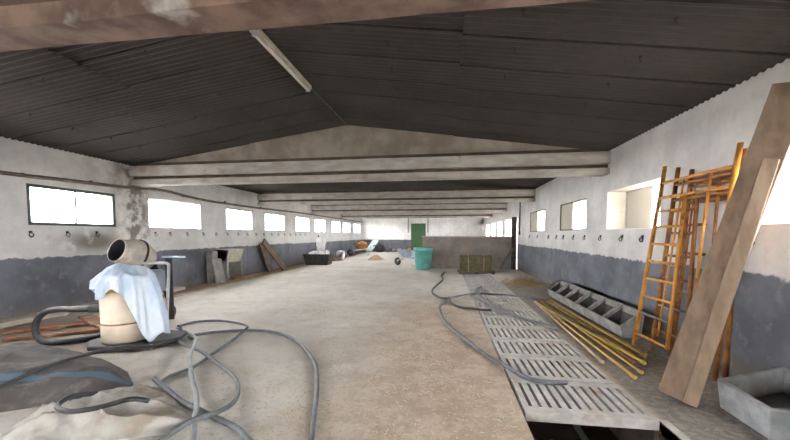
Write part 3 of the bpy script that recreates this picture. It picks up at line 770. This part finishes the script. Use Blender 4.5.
lean((-6.75,13.95,0),(-7.12,13.0,1.14),(0,1,0),.36,.06,'leaning_board','pale brown board leaning slantwise along the left wall beyond the feeder box',WOOD)
lean((-7.0,13.3,0),(-7.22,13.0,1.13),(0,1,0),.34,.05,'leaning_board','dark board standing behind the slanted pale brown board on the left wall',WOODD)
# black tub with sacks
t = thing('feed_tub', 'long black tub full of white sacks by the left wall', 'tub', (-6.3,17,0))
b = MB(); x0,x1,y0,y1,h=-7.0,-5.65,16.55,17.45,.55
vs=[(x0+.12,y0+.1,0),(x1-.12,y0+.1,0),(x1-.12,y1-.1,0),(x0+.12,y1-.1,0),(x0,y0,h),(x1,y0,h),(x1,y1,h),(x0,y1,h),(x0+.04,y0+.04,h),(x1-.04,y0+.04,h),(x1-.04,y1-.04,h),(x0+.04,y1-.04,h),(x0+.15,y0+.13,.05),(x1-.15,y0+.13,.05),(x1-.15,y1-.13,.05),(x0+.15,y1-.13,.05)]
fs=[(0,3,2,1)]
for k in range(4):
    j=(k+1)%4; fs+=[(k,j,4+j,4+k),(4+k,4+j,8+j,8+k),(8+k,8+j,12+j,12+k)]
fs.append((12,13,14,15)); b.add(vs,fs).build('tub_shell', BLACKP, t, bevel=.02)
def sack(x0,x1,y0,y1,z0,z1,label,seed,m=WHITEB):
    return tag(lumpy_box(x0,x1,y0,y1,z0,z1,5,.05,seed,.45).build('sack', m, smooth=True), label, 'sack', 'white sacks in and by the black tub')
sack(-6.8,-6.3,16.7,17.3,.05,.66,'crumpled white sack at the left end of the black tub',1)
sack(-6.25,-5.82,16.7,17.3,.05,.72,'white sack lying at the right end of the black tub',2)
sack(-6.38,-6.02,16.78,17.2,.68,1.36,'tall white sack standing up above the black tub',3)
tag(MB().bar((-6.5,17.38,.0),(-6.52,17.5,1.5),.05,.04).build('stake', WOODD), 'thin dark stake standing behind the tall white sack', 'stake')
sack(-6.85,-6.4,21.5,22.0,0,.48,'small white sack on the floor between the tub and the rusty wheelbarrow',5)
tag(mound([(-6.9,19.3),(-6.2,19.2),(-5.9,20),(-6.3,20.8),(-6.95,20.7)], .28, 6, (24,8), .08).build('earth_heap', M('earth', (.17,.12,.085), (.10,.075,.055), 8)), 'dark earth heap by the left wall just past the black tub', 'heap')
tag(mound([(-4.6,20.4),(-4.1,20.1),(-3.7,20.5),(-3.75,21.6),(-4.25,22),(-4.7,21.4)], .30, 3, (28,10), .05).build('sand_pile', SAND), 'small pile of tan sand alone on the open floor far back', 'sand pile')
# far left corner things
o = MB().prism([(-6.75,29.6,0),(-6.15,29.6,0),(-6.0,30.1,1.05),(-6.1,30.15,1.05)], (.03,.05,.0))
tag(lean((-6.55,29.75,0),(-6.05,30.55,1.02),(1,0,0),.55,.03,'plastic_sheet','pale blue plastic sheet propped in the far left corner',PALEPL), 'pale blue plastic sheet propped in the far left corner', 'sheet')
sack(-5.95,-5.3,29.9,30.5,0,.62,'dark plastic sack beside the pale sheet at the far wall',7,BLACKP)['group'] = 'dark sacks at the far wall'
for i,(x,s_) in enumerate(((-4.95,.36),(-4.45,.3),(-3.95,.34))):
    tag(lumpy_box(x-.17,x+.17,30.2,30.5,0,s_,3,.03,20+i,.4).build('stone', CONC, smooth=True), 'dark stone at the foot of the far wall, %s from the left' % ORD[i], 'stone', 'stones at the foot of the far wall')

# ------------------------------------------------------------------ cement mixer, suction tank and sheet
mx = thing('cement_mixer', 'cement crusted cement mixer with tilted drum behind the beige tank', 'cement mixer', (-4.95,5.0,0))
ax = Vector((-.16,-.92,.34)).normalized(); C0 = Vector((-5.03,5.05,1.17)) - ax*.28
drum_ = MB().lathe([(0,0),(.15,.0),(.20,.05),(.26,.19),(.26,.32),(.185,.52),(.19,.56),(.175,.56)], C0, ax, 32)
drum_ = drum_.build('drum', DRUMM, mx, smooth=True)
MB().lathe([(.175,.56),(.17,.51),(.242,.32),(.242,.2),(.18,.07),(0,.05)], C0, ax, 32).build('drum_lining', DRUMI, drum_, smooth=True)
MB().lathe([(.262,.235),(.278,.24),(.278,.265),(.262,.27)], C0, ax, 32).build('ring_gear', IRON, drum_)
MB().bar(C0 - ax*.05, (-4.9,5.4,.62), .09, .09).build('yoke_arm', IRON, mx)
MB().tube(spline([(-4.86,5.0,1.0),(-4.82,4.98,1.04),(-4.74,4.98,1.05),(-4.42,4.98,1.055),(-4.36,4.98,1.04),(-4.345,4.98,.98),(-4.40,5.0,.48),(-4.45,5.02,.06)],5), .022, 8).build('handle_frame', PALEM, mx, smooth=True)
MB().bar((-4.46,5.12,1.13),(-4.52,5.2,.1), .09, .06).build('stand_post', IRON, mx)
MB().bar((-4.55,5.1,1.145),(-4.10,5.05,1.15), .03, .03).build('tilt_lever', BLUEG, mx)
b = MB(); b.tube([(-4.72,5.02,.06),(-4.75,5.3,.62),(-4.78,5.55,.05)], .024, 8); b.tube([(-4.75,5.3,.62),(-5.35,5.3,.62)], .024, 8); b.tube([(-5.4,5.02,.06),(-5.35,5.3,.62),(-5.4,5.55,.05)], .024, 8)
b.build('stand', IRON, mx, smooth=True)
for x in (-4.85,-5.44): MB().lathe([(.03,-.03),(.10,-.03),(.13,-.02),(.13,.02),(.10,.03),(.03,.03),(.03,-.03)], (x,5.55,.13), (1,0,0), 20).build('wheel', BLACKP, mx, smooth=True)
MB().box(-4.95,-4.68,5.0,5.3,.55,.92).build('motor_housing', BLUEG, mx, bevel=.03)

tk = thing('suction_tank', 'beige plastic tank on a black base under the pale blue sheet', 'tank', (-4.27,4.12,0))
tank_ = MB().lathe([(0,.09),(.25,.09),(.265,.11),(.27,.30),(.275,.31),(.275,.34),(.265,.35),(.27,.70),(.26,.76),(0,.765)], (-4.27,4.12,0), n=36).build('tank_body', BEIGE, tk, smooth=True)
MB().lathe([(.26,.755),(.285,.76),(.285,.83),(.24,.90),(.15,.93),(0,.94)], (-4.27,4.12,0), n=36).build('tank_lid', YELP, tk, smooth=True)
MB().tube([(-4.49,4.01,.53),(-4.62,3.94,.53)], .05, 12).build('hose_port', BLACKP, tank_, smooth=True)
MB().lathe([(.268,.335),(.279,.338),(.279,.352),(.268,.355)], (-4.27,4.12,0), n=36).build('seam_band', RUST, tank_)
b = MB().prism([(-4.72,3.98,.035),(-4.45,3.74,.035),(-3.9,3.84,.035),(-3.62,4.3,.035),(-3.75,4.62,.035),(-4.4,4.66,.035),(-4.7,4.4,.035)], (0,0,.055)); b.build('base_tray', BLACKP, tk, bevel=.02)
for x,y in ((-4.5,3.85),(-3.8,4.0),(-3.85,4.5),(-4.55,4.5)): MB().lathe([(0,-.02),(.035,-.02),(.035,.02),(0,.02)], (x,y,.036), (0,1,0), 14).build('castor', PALEM, tk)
# the pale blue sheet
def draped():
    n, mr = 96, 26; cx, cy = -4.24, 4.13; vs = []; fs = []
    for k in range(mr+1):
        s_ = k/mr
        for j in range(n):
            a = 2*PI*j/n
            # hem: long towards the right front, short at the left front
            g = math.cos(a-.35)            # 1 towards the right of the tank
            u = max(0, min(1, (g-.15)/.75)); u = u*u*(3-2*u)
            hem = .77 - .63*u + .05*math.sin(5*a+.6) + .03*math.sin(9*a+1)
            hem = max(.10, min(hem, .84))
            fold = (.028*math.sin(11*a+1.3)+.022*math.sin(17*a+.4)+.012*math.sin(29*a))
            if s_ < .42:
                r = .315*s_/.42; z = 1.105 - .13*(s_/.42)**2.2 + .05*noise.noise(Vector((math.cos(a)*r*5, math.sin(a)*r*5, 2.))) + .03*noise.noise(Vector((math.cos(a)*r*12, math.sin(a)*r*12, 4.)))
                r *= 1 + .05*math.sin(7*a)*s_
            else:
                q = (s_-.42)/.58
                z = .975 + (hem-.975)*q; r = .315 + .035*min(1,q*3) + q*(.10*max(0,g)+.02) + fold*min(1,q*2.2+.25) + .02*noise.noise(Vector((a*3,z*4,1)))
            vs.append((cx+math.cos(a)*r, cy+math.sin(a)*r*.95, z))
    for k in range(mr):
        for j in range(n): fs.append((k*n+j,(k+1)*n+j,(k+1)*n+(j+1)%n,k*n+(j+1)%n))
    o = MB().add(vs,fs).build('plastic_sheet', SHEET, smooth=True)
    m = o.modifiers.new('thick','SOLIDIFY'); m.thickness = .006; return o
tag(draped(), 'pale blue plastic sheet thrown over the beige tank', 'sheet')

def hose(pts, r, m, label, name='hose', k=7, group='hoses lying on the floor', ring=False):
    return tag(MB().tube(spline(pts,k), r, 8).build(name, m, smooth=True), label, 'hose', group)
o = hose([(-4.62,3.94,.53),(-4.85,3.93,.52),(-5.15,3.98,.50),(-5.42,4.02,.44),(-5.58,4.03,.30),(-5.55,4.0,.13),(-5.38,3.98,.045),(-5.1,4.05,.042),(-4.9,4.3,.042),(-4.84,4.62,.042),(-4.80,4.85,.042)], .04, HOSEB, 'thick black suction hose curling out of the left side of the beige tank', 'suction_hose')
Z = .022
hose([(-3.55,4.45,Z),(-3.68,4.59,Z),(-3.42,4.84,Z),(-3.04,4.99,Z),(-2.6,4.96,Z),(-2.14,4.67,Z),(-1.73,4.18,Z),(-1.43,3.7,Z),(-1.21,3.16,Z),(-1.08,2.77,Z),(-1.0,2.52,Z),(-.95,2.34,Z),(-.90,1.9,Z)], .022, HOSE, 'grey hose making the widest loop on the open floor right of the tank')
hose([(-4.28,5.05,Z),(-4.2,5.36,Z),(-3.87,5.49,Z),(-3.41,5.37,Z),(-3.13,5.14,Z+.02),(-2.99,4.87,Z+.045),(-2.94,4.44,Z),(-2.85,3.89,Z),(-2.78,3.50,Z),(-2.84,3.22,Z),(-2.80,3.05,Z+.01)], .020, HOSE, 'grey hose with a sharp bend near the far side of the wide loop')
hose([(-4.2,4.95,Z),(-3.79,4.66,Z+.02),(-3.37,4.3,Z+.045),(-2.95,3.65,Z+.06),(-2.57,3.2,Z+.02),(-2.26,2.86,Z+.02),(-2.04,2.58,Z+.05),(-1.91,2.39,Z+.03),(-1.79,2.22,Z),(-1.6,1.9,Z)], .021, HOSEL, 'pale grey hose snaking down the middle of the hose tangle')
hose([(-3.98,4.68,.03),(-3.53,4.2,Z+.02),(-2.98,3.87,Z+.045),(-2.48,3.55,Z),(-2.17,3.3,Z),(-2.01,3.12,Z),(-1.88,2.91,Z),(-1.80,2.69,Z+.03),(-1.82,2.52,Z+.045),(-1.90,2.33,Z+.07),(-2.02,2.12,Z),(-2.15,1.95,Z)], .021, HOSE, 'grey hose bent in a tight loop between the canvas and the wide loop')
hose([(-2.80,2.98,.10),(-2.64,2.91,.06),(-2.33,2.75,Z),(-2.07,2.63,Z),(-1.8,2.51,Z),(-1.58,2.41,Z),(-1.37,2.26,Z),(-1.1,2.05,Z)], .024, HOSE, 'thick grey hose running from the canvas straight to the bottom edge')
hose([(-3.95,4.72,.12),(-3.72,4.4,.06),(-3.60,3.9,.10),(-3.62,3.45,.22),(-3.66,3.05,.27),(-3.72,2.7,.25),(-3.85,2.35,.16),(-4.0,2.05,.05)], .019, HOSEB, 'thin black hose running across the dark tarpaulin')
hose([(.0,14.0,Z),(-.12,12.91,Z),(-.06,11.71,Z),(-.21,10.48,Z),(-.32,9.47,Z),(-.28,8.81,Z),(-.09,8.25,Z),(.09,8.02,Z+.03),(.13,7.66,Z),(.33,7.2,Z),(.57,7.02,Z+.02),(.9,6.9,.045)], .024, HOSEB, 'dark hose winding along the floor from the green bin to the slats')
hose([(.16,8.2,.03),(-.02,7.8,Z),(-.10,7.2,Z),(-.08,6.8,Z),(-.03,6.21,Z),(.07,5.73,Z),(.19,5.32,Z),(.32,4.92,Z),(.43,4.58,Z),(.55,4.26,Z+.005),(.67,3.96,.05),(.78,3.72,.05),(.88,3.60,.05),(1.02,3.56,.05),(1.2,3.58,.05)], .024, HOSE, 'grey hose curving down the left edge of the slats onto the nearest ones')
hose([(.10,8.05,.07),(.24,8.38,Z+.01),(.65,8.73,.05),(1.06,8.85,.05),(1.47,8.7,.05),(1.91,8.54,.04),(2.22,8.40,.03),(2.36,8.52,.03)], .022, HOSE, 'grey hose lying straight across the slats towards the far feed trough')
hose([(1.02,9.97,.05),(.85,9.57,.05),(.77,9.05,.05),(.8,8.66,.095),(.89,7.83,.05),(1.02,7.2,.05),(1.23,6.59,.05),(1.4,6.19,.05),(1.59,5.9,.05),(1.72,5.62,.045)], .026, HOSE, 'thick grey hose running along the slats under the yellow poles')

# planks and hoop behind the tank
for (p0,p1,wd,z,lab) in (((-6.62,4.35),(-5.55,5.3),.22,.03,'reddish brown plank on the floor nearest the left wall'),((-6.25,5.25),(-5.25,4.72),.20,.075,'pale brown plank lying on top of the reddish ones left of the mixer'),((-6.15,4.05),(-5.3,4.68),.18,.03,'reddish brown plank on the floor nearest the dark tarpaulin')):
    tag(MB().bar((*p0,z),(*p1,z),wd,.045).build('floor_plank', WOODR, bevel=.008), lab, 'plank', 'planks on the floor left of the mixer')

# ------------------------------------------------------------------ tarpaulin and canvas in the left foreground
tag(mound([(-5.95,3.5),(-5.3,3.8),(-4.7,3.66),(-4.0,3.52),(-3.45,3.32),(-3.02,2.98),(-3.2,2.72),(-3.75,2.35),(-4.3,2.0),(-5.2,2.0),(-6.0,2.6)], .24, 11, (110,44), .05, 2.2, 3.0, 0, .02, 2.2).build('tarpaulin', TARP, smooth=True), 'large dark tarpaulin with a faded blue stripe heaped on the floor at left', 'tarpaulin')
tag(mound([(-3.42,2.34),(-3.2,2.62),(-2.98,2.86),(-2.70,3.02),(-2.3,2.72),(-1.95,2.47),(-2.1,2.28),(-2.5,2.12),(-2.9,1.95),(-3.25,2.05)], .13, 5, (170,70), .012, 6, 2.4, 0, .02, 2.6, .085).build('canvas', CANVAS, smooth=True), 'crumpled dirty white canvas lying in the left foreground', 'canvas')
tag(MB().tube(spline([(-2.95,2.55,.14),(-3.04,2.42,.17),(-2.98,2.26,.17),(-2.80,2.20,.17),(-2.64,2.28,.17),(-2.5,2.42,.18),(-2.38,2.47,.15)],6), .02, 8).build('strap', HOSEB, smooth=True), 'black strap lying in the folds of the dirty white canvas', 'strap')

# ------------------------------------------------------------------ straw and chaff on the floor
CL = [(random.gauss(-.7,.9), random.uniform(1.6,7.5), random.uniform(.08,.35)) for _ in range(70)]
b = MB()
def pl2():
    while True:
        x, y, r = random.choice(CL); x += random.gauss(0,r); y += random.gauss(0,r*.7)
        if x < .62: return (x,y,0)
def pl1():
    while True:
        x = random.gauss(-.5,.85); y = random.uniform(1.2,8.5)
        if x < .62 and random.random() < (1.15 - y/9): return (x,y,0)
slivers(b, 1500, pl1, (.01,.04), .005, tilt=.12)
slivers(b, 4200, pl2, (.01,.05), .006, tilt=.15)
slivers(b, 500, lambda: (random.uniform(-4,.6), random.uniform(2,14), 0), (.012,.045), .005, tilt=.15)
tag(b.build('loose_straw', CHIP), 'scattered pale straw and chaff littering the middle of the floor', 'straw', kind='stuff')
b = slivers(MB(), 700, lambda: (random.uniform(-7.2,-6.55), random.uniform(8.7,16.2), 0), (.04,.14), .006)
tag(b.build('wall_litter', SAND), 'brown straw litter along the foot of the left wall', 'straw', kind='stuff')

for o in list(SC.objects):
    if '_org' in o.keys(): del o['_org']
